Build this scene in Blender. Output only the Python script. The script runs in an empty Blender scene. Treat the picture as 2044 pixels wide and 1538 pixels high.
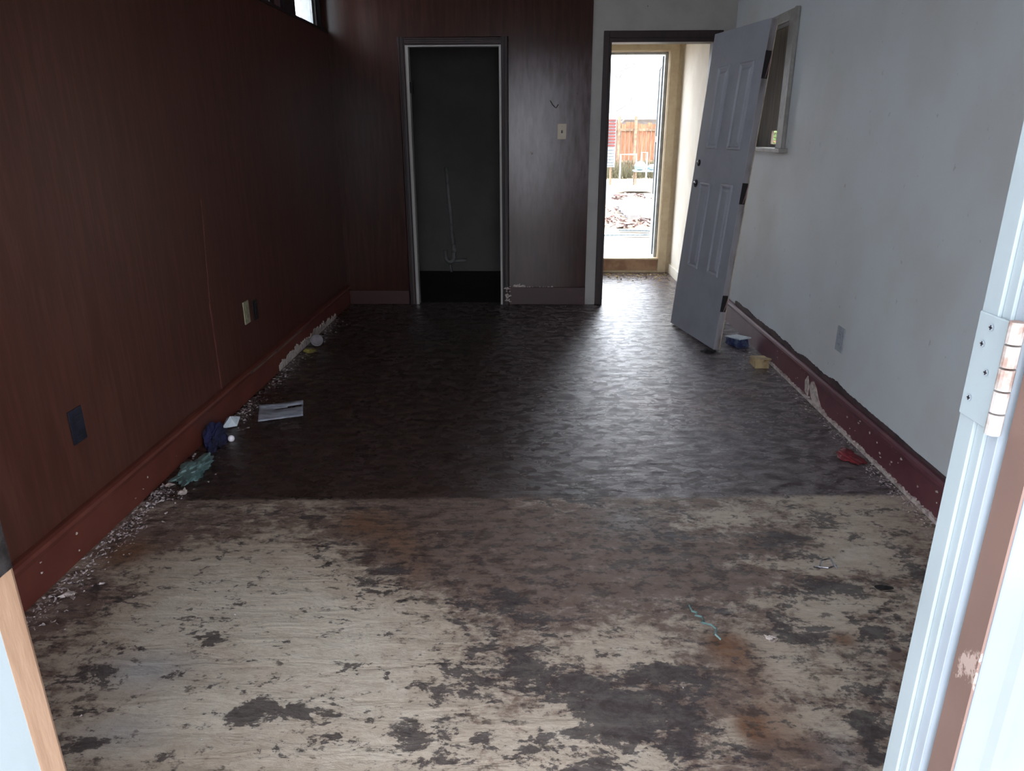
import bpy, bmesh, math, random
import numpy as np
from mathutils import Vector, Matrix, noise as mnoise

# ---------------------------------------------------------------- camera
S = bpy.context.scene
F_PX, C0 = 1440.0, (1022.0, 769.0)
CAM_Z = 1.4

def cam_axes():
    y = Vector((1060 - C0[0], C0[1] - 265, F_PX)).normalized()
    k = (1035 - C0[0]) / F_PX
    zf = -y.y / (k * y.x + y.z)
    z = Vector((k * zf, 1, zf)).normalized()
    x = y.cross(z)
    if x.x < 0: x = -x
    return x, y, z

ax, ay, az = cam_axes()
cd = bpy.data.cameras.new('camera'); cam = bpy.data.objects.new('camera', cd)
S.collection.objects.link(cam); S.camera = cam
cd.sensor_width = 36; cd.lens = F_PX / 2044 * 36; cd.clip_start = 0.02; cd.clip_end = 300
cam.matrix_world = Matrix(((ax[0], ax[1], -ax[2], 0), (ay[0], ay[1], -ay[2], 0),
                           (az[0], az[1], -az[2], CAM_Z), (0, 0, 0, 1)))

# ---------------------------------------------------------------- light, sky, exposure
W = bpy.data.worlds.new('world'); S.world = W; W.use_nodes = True
bg = W.node_tree.nodes['Background']
bg.inputs[0].default_value = (0.86, 0.915, 1.0, 1); bg.inputs[1].default_value = 1.0
sun = bpy.data.lights.new('sun', 'SUN'); sun.energy = 2.6; sun.angle = math.radians(1.0); sun.color = (1.0, 0.95, 0.88)
so = bpy.data.objects.new('sun', sun); S.collection.objects.link(so)
so.rotation_euler = Vector((0.60, -0.12, 0.79)).to_track_quat('Z', 'Y').to_euler()
S.view_settings.view_transform = 'Standard'; S.view_settings.look = 'None'
S.view_settings.gamma = 1.0; S.view_settings.use_curve_mapping = False
S.view_settings.exposure = 3.38
S.cycles.max_bounces = 10; S.cycles.diffuse_bounces = 6
S.cycles.sample_clamp_indirect = 6.0

random.seed(7)
COL = S.collection

# ---------------------------------------------------------------- materials
def lin(c):
    def f(v):
        v /= 255.0
        return v / 12.92 if v <= 0.04045 else ((v + 0.055) / 1.055) ** 2.4
    return (f(c[0]), f(c[1]), f(c[2]), 1)

class NT:
    def __init__(s, name):
        s.m = bpy.data.materials.new(name); s.m.use_nodes = True
        s.t = s.m.node_tree; s.b = s.t.nodes['Principled BSDF']
        s.geo = s.t.nodes.new('ShaderNodeTexCoord')
    def n(s, typ): return s.t.nodes.new(typ)
    def link(s, a, b): s.t.links.new(a, b)
    def put(s, v, sock):
        if isinstance(v, bpy.types.NodeSocket): s.link(v, sock)
        else: sock.default_value = v
    def math(s, op, a, b=0.0, c=0.0, clamp=False):
        q = s.n('ShaderNodeMath'); q.operation = op; q.use_clamp = clamp
        s.put(a, q.inputs[0]); s.put(b, q.inputs[1]); s.put(c, q.inputs[2]); return q.outputs[0]
    def noise(s, scale, detail=5, stretch=(1, 1, 1), rough=0.6, offset=(0, 0, 0), dist=0.0):
        mp = s.n('ShaderNodeMapping'); mp.inputs['Scale'].default_value = stretch; mp.inputs['Location'].default_value = offset
        s.link(s.geo.outputs['Object'], mp.inputs['Vector'])
        q = s.n('ShaderNodeTexNoise'); q.inputs['Scale'].default_value = scale; q.inputs['Detail'].default_value = detail
        q.inputs['Roughness'].default_value = rough; q.inputs['Distortion'].default_value = dist
        s.link(mp.outputs[0], q.inputs['Vector']); return q.outputs['Fac']
    def step(s, v, lo, hi):
        q = s.n('ShaderNodeMapRange'); q.interpolation_type = 'SMOOTHSTEP'
        s.put(v, q.inputs[0]); q.inputs[1].default_value = lo; q.inputs[2].default_value = hi; return q.outputs[0]
    def mix(s, f, a, b):
        q = s.n('ShaderNodeMix'); q.data_type = 'RGBA'
        s.put(f, q.inputs[0]); s.put(a, q.inputs[6]); s.put(b, q.inputs[7]); return q.outputs[2]
    def sep(s):
        q = s.n('ShaderNodeSeparateXYZ'); s.link(s.geo.outputs['Object'], q.inputs[0]); return q.outputs
    def bump(s, h, strength=0.2, dist=0.005):
        q = s.n('ShaderNodeBump'); q.inputs['Strength'].default_value = strength; q.inputs['Distance'].default_value = dist
        s.put(h, q.inputs['Height']); s.link(q.outputs[0], s.b.inputs['Normal'])
    def out(s, col=None, rough=None, metal=None):
        if col is not None: s.put(col, s.b.inputs['Base Color'])
        if rough is not None: s.put(rough, s.b.inputs['Roughness'])
        if metal is not None: s.put(metal, s.b.inputs['Metallic'])
        return s.m

def simple(name, c1, c2=None, rough=0.5, scale=12, lo=0.4, hi=0.65, stretch=(1, 1, 1), metal=0.0, bump=0.0, bscale=60):
    t = NT(name); c1 = lin(c1); c2 = lin(c2) if c2 else tuple(min(1, v * 0.8) for v in c1[:3]) + (1,)
    t.out(t.mix(t.step(t.noise(scale, 6, stretch), lo, hi), c1, c2), rough, metal)
    if bump: t.bump(t.noise(bscale, 4, stretch), bump)
    return t.m

def mat_floor():
    t = NT('stained_subfloor')
    at = t.n('ShaderNodeAttribute'); at.attribute_name = 'stain_a'
    bt = t.n('ShaderNodeAttribute'); bt.attribute_name = 'stain_b'
    sa = t.n('ShaderNodeSeparateColor'); t.link(at.outputs['Color'], sa.inputs[0])
    sb = t.n('ShaderNodeSeparateColor'); t.link(bt.outputs['Color'], sb.inputs[0])
    D, P, B = sa.outputs[0], sa.outputs[1], sa.outputs[2]; R, G = sb.outputs[0], sb.outputs[1]
    xyz = t.sep()
    nb = t.noise(5, 8, (1, 1.2, 1), 0.65)
    nm = t.noise(12, 12, (1, 1.35, 1), 0.74, (3, 1, 0), 0.3)
    nf = t.noise(55, 8, (0.8, 1.3, 1), 0.7, (7, 2, 0))
    ng = t.noise(9, 10, (0.9, 4, 1), 0.75, (1, 9, 0), 0.4)
    comb = t.math('ADD', t.math('ADD', t.math('MULTIPLY', nm, 0.50), t.math('MULTIPLY', ng, 0.16)),
                  t.math('ADD', t.math('MULTIPLY', nf, 0.2), t.math('MULTIPLY', nb, 0.12)))
    # bare front sheet: beige worn wood against brown grime
    pv = t.math('ADD', comb, t.math('SUBTRACT', t.math('MULTIPLY', P, 0.15), t.math('MULTIPLY', B, 0.11)))
    pale = t.step(pv, 0.44, 0.56)
    c = t.mix(pale, BROWN, BEIGE)
    c = t.mix(t.math('MULTIPLY', t.step(pv, 0.56, 0.75), 0.7), c, LIGHT)
    c = t.mix(t.math('MULTIPLY', G, 0.65), c, (0.36, 0.37, 0.38, 1))
    rv = t.math('MULTIPLY', t.step(t.math('ADD', nm, t.math('MULTIPLY', R, 0.35)), 0.5, 0.85), R, clamp=True)
    c = t.mix(t.math('MULTIPLY', rv, 0.9), c, (0.17, 0.075, 0.035, 1))
    # small dark pits and the large dark blotches
    pit = t.step(t.math('ADD', t.noise(15, 12, (1, 1.5, 1), 0.72, (5, 5, 0)), t.math('SUBTRACT', t.math('MULTIPLY', B, 0.05), t.math('MULTIPLY', P, 0.03))), 0.535, 0.60)
    c = t.mix(t.math('MULTIPLY', pit, 0.75), c, (0.045, 0.03, 0.025, 1))
    nd_n = t.math('ADD', t.math('MULTIPLY', t.noise(9, 12, (1, 1.6, 1), 0.72, (8, 3, 0), 0.5), 0.7), t.math('MULTIPLY', nf, 0.3))
    dv = t.math('ADD', comb, t.math('SUBTRACT', t.math('MULTIPLY', D, 0.27), 0.0))
    nd = t.math('SUBTRACT', t.math('MULTIPLY', D, 0.56), t.math('MULTIPLY', t.math('SUBTRACT', nd_n, 0.5), 5.0))
    dk = t.step(nd, 0.28, 0.46)
    c = t.mix(t.math('MULTIPLY', dk, 0.86), c, (0.042, 0.033, 0.036, 1))
    # back of the room: old dark varnished wood, worn to the right, with back-door glare painted in greyer there
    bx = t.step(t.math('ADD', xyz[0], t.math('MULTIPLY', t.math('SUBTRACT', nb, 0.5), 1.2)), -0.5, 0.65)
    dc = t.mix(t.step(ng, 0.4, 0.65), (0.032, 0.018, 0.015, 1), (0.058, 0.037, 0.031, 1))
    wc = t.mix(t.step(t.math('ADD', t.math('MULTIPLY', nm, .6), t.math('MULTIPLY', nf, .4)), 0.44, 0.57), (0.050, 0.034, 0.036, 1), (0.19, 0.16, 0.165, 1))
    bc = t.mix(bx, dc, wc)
    bc = t.mix(t.math('MULTIPLY', B, 0.6), bc, (0.055, 0.03, 0.026, 1))
    bc = t.mix(t.math('MULTIPLY', rv, 0.6), bc, (0.12, 0.045, 0.03, 1))
    bc = t.mix(t.math('MULTIPLY', dk, 0.8), bc, (0.025, 0.018, 0.018, 1))
    edge = t.math('ADD', xyz[1], t.math('MULTIPLY', t.math('SUBTRACT', nm, 0.5), 0.10))
    edge = t.math('SUBTRACT', edge, t.math('MULTIPLY', xyz[0], 0.035))
    zone = t.step(edge, 2.60, 2.635)
    col = t.mix(zone, c, bc)
    # gap between the two sheets at the back doorway
    ln = t.math('ABSOLUTE', t.math('SUBTRACT', xyz[1], 6.10))
    col = t.mix(t.math('SUBTRACT', 1.0, t.step(ln, 0.004, 0.010)), col, (0.02, 0.015, 0.015, 1))
    ra = t.math('ADD', 0.30, t.math('MULTIPLY', comb, 0.30))
    rb = t.math('ADD', t.math('ADD', 0.06, t.math('MULTIPLY', bx, 0.02)), t.math('ADD', t.math('MULTIPLY', comb, 0.12), t.math('MULTIPLY', t.step(nm, 0.62, 0.42), 0.22))); t.put(t.math('ADD', 0.30, t.math('MULTIPLY', t.step(nm, 0.40, 0.60), 0.65)), t.b.inputs['Specular IOR Level'])
    t.out(col, t.math('ADD', t.math('MULTIPLY', zone, rb), t.math('MULTIPLY', t.math('SUBTRACT', 1.0, zone), ra)))
    h = t.math('ADD', t.math('MULTIPLY', t.noise(5, 6, (1.0, 4, 1), 0.5, (2, 2, 0), 0.5), 1.0), t.math('MULTIPLY', nm, 0.55))
    t.bump(h, 0.60, 0.014)
    return t.m

BROWN = (0.165, 0.112, 0.090, 1); BEIGE = (0.43, 0.352, 0.278, 1); LIGHT = (0.60, 0.54, 0.45, 1)

def mat_panel(name, seed, sheen_patch, dark=1.0, rgh=0.32):
    t = NT(name); xyz = t.sep()
    g = t.noise(7, 8, (6, 6, 0.5), 0.6, (seed, 0, 0)); big = t.noise(1.6, 4, (1, 1, 0.6), 0.5, (seed, 3, 0))
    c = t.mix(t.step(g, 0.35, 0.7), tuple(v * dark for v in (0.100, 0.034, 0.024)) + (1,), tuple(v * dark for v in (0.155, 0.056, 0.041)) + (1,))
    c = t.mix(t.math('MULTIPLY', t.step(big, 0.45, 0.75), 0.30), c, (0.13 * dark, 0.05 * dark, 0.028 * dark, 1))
    if sheen_patch:   # grey sheen of the entry light painted beside the closet door, with dark pits
        fx = t.math('MULTIPLY', t.step(xyz[0], -0.22, -0.10), 1.0)
        fz = t.math('MULTIPLY', t.step(xyz[2], 0.55, 1.15), t.math('SUBTRACT', 1.0, t.step(xyz[2], 1.85, 2.08)))
        sc = t.step(t.noise(6, 9, (4, 4, 0.7), 0.65, (9, 0, 0)), 0.30, 0.62)
        c = t.mix(t.math('MULTIPLY', t.math('MULTIPLY', fx, fz), t.math('MULTIPLY', sc, 0.8)), c, (0.125, 0.085, 0.098, 1))
        pit = t.step(t.noise(40, 6, (1, 1, 0.5), 0.6), 0.66, 0.70)
        c = t.mix(t.math('MULTIPLY', t.math('MULTIPLY', fx, fz), pit), c, (0.03, 0.02, 0.02, 1))
    rr = t.math('ADD', rgh, t.math('MULTIPLY', big, 0.16))
    t.b.inputs['Specular IOR Level'].default_value = 0.3 if sheen_patch else 0.5
    t.out(c, rr); t.bump(g, 0.05, 0.002); return t.m

def mat_white_wall():
    t = NT('grubby_white_plaster')
    a = t.noise(1.3, 5, (1, 1, 1), 0.55); b = t.noise(22, 8, (1, 1, 0.8), 0.6, (4, 0, 0))
    c = t.mix(t.step(a, 0.4, 0.7), (0.57, 0.61, 0.64, 1), (0.52, 0.53, 0.53, 1))
    c = t.mix(t.math('MULTIPLY', t.step(b, 0.66, 0.72), 0.35), c, (0.16, 0.15, 0.14, 1))
    t.out(c, 0.55); t.bump(t.noise(90, 3), 0.06, 0.002); return t.m

def mat_base(name, c1, c2):
    t = NT(name)
    c = t.mix(t.step(t.noise(5, 7), 0.35, 0.68), c1, c2)
    chip = t.step(t.noise(30, 8, (1, 1, 1.5), 0.6, (2, 0, 3)), 0.72, 0.75)
    c = t.mix(chip, c, (0.40, 0.33, 0.30, 1)); t.out(c, 0.48); t.bump(t.noise(40, 4), 0.1, 0.002); return t.m

def mat_chipped(name, paint, under, amt=0.62, rough=0.45, scale=14, stretch=(1, 1, 0.6)):
    t = NT(name); n = t.noise(scale, 9, stretch, 0.65)
    c = t.mix(t.step(t.noise(5, 5), 0.4, 0.7), lin(paint), tuple(v * 0.88 for v in lin(paint)[:3]) + (1,))
    c = t.mix(t.step(n, amt, amt + 0.02), c, lin(under)); t.out(c, rough); t.bump(t.noise(30, 6, stretch), 0.15, 0.003); return t.m

M = {
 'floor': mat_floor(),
 'panel_left': mat_panel('red_brown_wall_paneling', 0, False, 0.72),
 'panel_back': mat_panel('dark_red_back_paneling', 5, True, 0.34, 0.14),  # darker copy of the paneling, light falloff toward the back put into its colour
 'white_wall': mat_white_wall(),
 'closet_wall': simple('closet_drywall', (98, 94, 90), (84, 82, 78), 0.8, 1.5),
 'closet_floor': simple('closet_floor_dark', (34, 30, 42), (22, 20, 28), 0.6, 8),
 'ceiling': simple('ceiling_paint', (150, 148, 142), (138, 136, 130), 0.9, 4),
 'base_left': mat_base('oxblood_baseboard', (0.115, 0.028, 0.020, 1), (0.15, 0.040, 0.028, 1)),
 'base_back': mat_base('dark_back_baseboard', (0.034, 0.007, 0.006, 1), (0.05, 0.011, 0.009, 1)),
 'base_right': mat_base('maroon_baseboard', (0.095, 0.028, 0.040, 1), (0.13, 0.044, 0.054, 1)),
 'dark_trim': simple('dark_brown_trim', (46, 24, 26), (32, 16, 20), 0.5, 20, stretch=(1, 1, 0.2)),
 'ledge': simple('blackened_ledge_wood', (38, 28, 34), (26, 20, 26), 0.5, 12),
 'bare_wood': simple('bare_pine_wood', (152, 124, 102), (118, 90, 70), 0.7, 9, stretch=(1, 1, 0.15), bump=0.2),
 'leaf_white': mat_chipped('bluish_white_door_paint', (110, 117, 126), (88, 86, 90), 0.66, 0.5, 10),
 'brown_edge': mat_chipped('worn_brown_door_edge', (102, 80, 72), (142, 124, 116), 0.60, 0.6),
 'jamb_white': mat_chipped('white_jamb_paint', (144, 154, 158), (88, 88, 90), 0.74, 0.4),
 'stop_white': mat_chipped('greyed_white_paint', (140, 148, 156), (84, 80, 80), 0.71, 0.45),
 'cream': simple('cream_trim_paint', (196, 180, 150), (184, 164, 134), 0.5, 10),
 'cream_wall': simple('warm_white_wall', (222, 216, 204), (212, 204, 190), 0.7, 3),
 'strip_white': mat_chipped('soiled_white_strip', (176, 172, 168), (104, 82, 74), 0.68, 0.55),
 'door_face': mat_chipped('grey_white_door_paint', (156, 158, 168), (120, 112, 110), 0.72, 0.42),
 'door_edge': simple('raw_door_edge', (150, 146, 150), (90, 78, 74), 0.6, 7, stretch=(1, 1, 0.3)),
 'edge_lip': simple('cream_edge_lip', (205, 190, 172), (170, 150, 132), 0.5, 20),
 'black': simple('black_recess', (24, 18, 20), (14, 10, 12), 0.7, 30),
 'metal': simple('tarnished_steel', (170, 170, 176), (110, 106, 108), 0.3, 30, metal=1.0),
 'alu': simple('dull_aluminium', (112, 122, 128), (88, 96, 102), 0.45, 20, metal=0.3),
 'plate': mat_chipped('aged_ivory_plastic', (196, 180, 158), (96, 80, 70), 0.66, 0.4, 60),
 'pale_plate': simple('painted_over_plate', (150, 156, 164), (136, 140, 148), 0.5, 30),
 'beige_plate': simple('beige_plastic', (158, 154, 128), (140, 134, 110), 0.4, 30),
 'dark_plate': simple('dark_slate_plastic', (40, 42, 56), (28, 28, 38), 0.35, 30),
 'pvc': simple('dusty_pvc', (132, 130, 130), (112, 110, 108), 0.5, 14),
 'plaster': simple('torn_plaster', (196, 184, 178), (150, 136, 130), 0.9, 40, bump=0.4),
 'paper': simple('crumpled_paper', (206, 216, 222), (176, 186, 194), 0.7, 30),
 'navy': simple('navy_cloth', (30, 32, 74), (16, 16, 40), 0.85, 18, bump=0.3),
 'teal': simple('pale_teal_plastic', (112, 140, 138), (80, 102, 102), 0.3, 22, bump=0.3),
 'tan': simple('tan_cardboard', (178, 158, 118), (136, 112, 84), 0.8, 20),
 'red': simple('faded_red_plastic', (128, 42, 52), (96, 32, 40), 0.5, 20),
 'blue': simple('blue_carton', (40, 44, 88), (96, 108, 130), 0.5, 30),
 'yellow': simple('dull_yellow', (150, 138, 70), (110, 98, 50), 0.6, 30),
 'lid': simple('grey_plastic_lid', (120, 112, 118), (100, 94, 98), 0.5, 20),
 'glare': simple('white_glint', (246, 240, 246), (240, 232, 240), 0.12, 10),
 'strip_grey': simple('pearly_grey_plastic', (176, 180, 192), (140, 142, 154), 0.22, 10, stretch=(1, 3, 1), metal=0.2),
 'board': simple('weathered_brown_board', (98, 86, 74), (78, 66, 56), 0.8, 8, stretch=(4, 4, 0.4)),
 'casing': simple('grey_white_window_trim', (150, 148, 144), (134, 131, 126), 0.5, 14),
 'mauve': simple('mauve_brown_reveal', (140, 108, 116), (112, 84, 90), 0.5, 16),
 'debris': simple('paint_flakes', (196, 184, 184), (120, 106, 110), 0.85, 60),
 'dirt': simple('dry_pale_dirt', (118, 108, 92), (88, 76, 62), 0.95, 2.2, bump=0.4, bscale=8),
 'concrete': simple('sunlit_concrete', (118, 116, 116), (98, 96, 96), 0.85, 3, bump=0.2),
 'rubble': simple('pinkish_rubble', (104, 86, 82), (62, 46, 44), 0.9, 9),
 'fence': simple('orange_brown_fence_boards', (142, 98, 70), (108, 70, 48), 0.8, 6, stretch=(5, 5, 0.5)),
 'rail': simple('weathered_fence_rail', (124, 104, 84), (96, 78, 60), 0.8, 10),
 'white_pipe': simple('white_pipe', (160, 164, 166), (140, 146, 148), 0.4, 10),
 'tank': simple('pale_blue_tank', (112, 130, 136), (92, 108, 116), 0.4, 8),
 'roof': simple('white_metal_roof', (62, 70, 78), (56, 64, 70), 0.4, 2, stretch=(6, 0.4, 1)),
 'house': simple('pale_siding', (190, 190, 194), (176, 176, 180), 0.7, 4),
 'louvre_red': simple('red_brown_slats', (96, 40, 34), (76, 32, 28), 0.6, 8),
 'louvre_back': simple('white_slats', (140, 142, 146), (124, 126, 130), 0.6, 8),
 'bush': simple('bright_leaves', (70, 112, 30), (32, 62, 14), 0.5, 30),
 'weeds': simple('dry_weeds', (84, 80, 56), (54, 50, 36), 0.8, 20),
 'bark': simple('pale_bark', (150, 150, 152), (136, 134, 136), 0.9, 10),
 'outside_wall': simple('exterior_siding', (150, 146, 140), (130, 126, 120), 0.8, 5),
}
def mat_glass():
    t = NT('window_glass'); t.b.inputs['Transmission Weight'].default_value = 0.0
    tr = t.n('ShaderNodeBsdfTransparent'); gl = t.n('ShaderNodeBsdfGlossy'); gl.inputs['Roughness'].default_value = 0.03
    mx = t.n('ShaderNodeMixShader'); mx.inputs[0].default_value = 0.08
    t.link(tr.outputs[0], mx.inputs[1]); t.link(gl.outputs[0], mx.inputs[2])
    t.link(mx.outputs[0], t.t.nodes['Material Output'].inputs[0]); return t.m
M['glass'] = mat_glass()

# ---------------------------------------------------------------- mesh helpers
class MB:
    def __init__(s): s.b = bmesh.new()
    def box(s, x0, x1, y0, y1, z0, z1):
        vs = [s.b.verts.new((x, y, z)) for x in (x0, x1) for y in (y0, y1) for z in (z0, z1)]
        for f in ((0, 1, 3, 2), (4, 6, 7, 5), (0, 4, 5, 1), (2, 3, 7, 6), (0, 2, 6, 4), (1, 5, 7, 3)):
            s.b.faces.new([vs[i] for i in f])
        return s
    def prism(s, prof, axis, a0, a1):
        """extrude a closed 2D profile; axis 'y': prof=(x,z); 'x': (y,z); 'z': (x,y)"""
        def P(p, a): return {'y': (p[0], a, p[1]), 'x': (a, p[0], p[1]), 'z': (p[0], p[1], a)}[axis]
        r0 = [s.b.verts.new(P(p, a0)) for p in prof]; r1 = [s.b.verts.new(P(p, a1)) for p in prof]
        n = len(prof)
        for i in range(n): s.b.faces.new((r0[i], r0[(i + 1) % n], r1[(i + 1) % n], r1[i]))
        s.b.faces.new(r0[::-1]); s.b.faces.new(r1); return s
    def tube(s, pts, r, seg=10):
        pts = [Vector(p) for p in pts]; rings = []
        for i, p in enumerate(pts):
            d = (pts[min(i + 1, len(pts) - 1)] - pts[max(i - 1, 0)]).normalized()
            u = d.orthogonal().normalized() if i == 0 else (rings_u - d * rings_u.dot(d)).normalized()
            rings_u = u; v = d.cross(u); rr = r[i] if isinstance(r, (list, tuple)) else r
            rings.append([s.b.verts.new(p + (u * math.cos(a) + v * math.sin(a)) * rr) for a in [2 * math.pi * k / seg for k in range(seg)]])
        for a, b in zip(rings, rings[1:]):
            for k in range(seg): s.b.faces.new((a[k], a[(k + 1) % seg], b[(k + 1) % seg], b[k]))
        s.b.faces.new(rings[0][::-1]); s.b.faces.new(rings[-1]); return s
    def lathe(s, prof, c, seg=20, axis='z'):
        rings = []
        for r, h in prof:
            ring = []
            for k in range(seg):
                a = 2 * math.pi * k / seg; p = (r * math.cos(a), r * math.sin(a), h)
                if axis == 'x': p = (h, p[0], p[1])
                if axis == 'y': p = (p[0], h, p[1])
                ring.append(s.b.verts.new(Vector(p) + Vector(c)))
            rings.append(ring)
        for a, b in zip(rings, rings[1:]):
            for k in range(seg): s.b.faces.new((a[k], a[(k + 1) % seg], b[(k + 1) % seg], b[k]))
        s.b.faces.new(rings[0][::-1]); s.b.faces.new(rings[-1]); return s
    def blob(s, c, size, amp=0.3, freq=8, sub=3, seed=0):
        r = bmesh.ops.create_icosphere(s.b, subdivisions=sub, radius=1)
        for v in r['verts']:
            d = 1 + amp * mnoise.noise(v.co * freq * 0.3 + Vector((seed, seed, 0))) + amp * .5 * mnoise.noise(v.co * freq + Vector((seed, 0, 0)))
            v.co = Vector((v.co.x * size[0], v.co.y * size[1], v.co.z * size[2])) * d + Vector(c)
        return s
    def chip(s, c, r, rnd):
        p = [Vector((rnd.uniform(-1, 1), rnd.uniform(-1, 1), rnd.uniform(-.45, .45))) * r for _ in range(4)]
        vs = [s.b.verts.new(Vector(c) + q) for q in p]
        for f in ((0, 1, 2), (0, 3, 1), (1, 3, 2), (0, 2, 3)): s.b.faces.new([vs[i] for i in f])
        return s
    def build(s, name, mat, parent=None, bevel=0.0, smooth=False, world=True, loc=None):
        bmesh.ops.recalc_face_normals(s.b, faces=s.b.faces[:])
        me = bpy.data.meshes.new(name); s.b.to_mesh(me); s.b.free()
        me.materials.append(M[mat] if isinstance(mat, str) else mat)
        if smooth:
            for p in me.polygons: p.use_smooth = True
        o = bpy.data.objects.new(name, me); COL.objects.link(o)
        if bevel:
            m = o.modifiers.new('bevel', 'BEVEL'); m.width = bevel; m.segments = 2; m.limit_method = 'ANGLE'
        if parent is not None:
            o.parent = parent
            if world:
                o.matrix_parent_inverse = parent_world(parent).inverted()
        return o

def parent_world(p):
    m = p.matrix_basis.copy()
    if p.parent: m = parent_world(p.parent) @ p.matrix_parent_inverse @ m
    return m

def tag(o, label, cat, group=None, kind=None):
    o['label'] = label; o['category'] = cat
    if group: o['group'] = group
    if kind: o['kind'] = kind
    return o
def struct(o, label=None):
    o['kind'] = 'structure'
    if label: o['label'] = label
    return o
def empty(name, loc):
    o = bpy.data.objects.new(name, None); COL.objects.link(o); o.location = loc; o.empty_display_size = 0.1; return o

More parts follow.
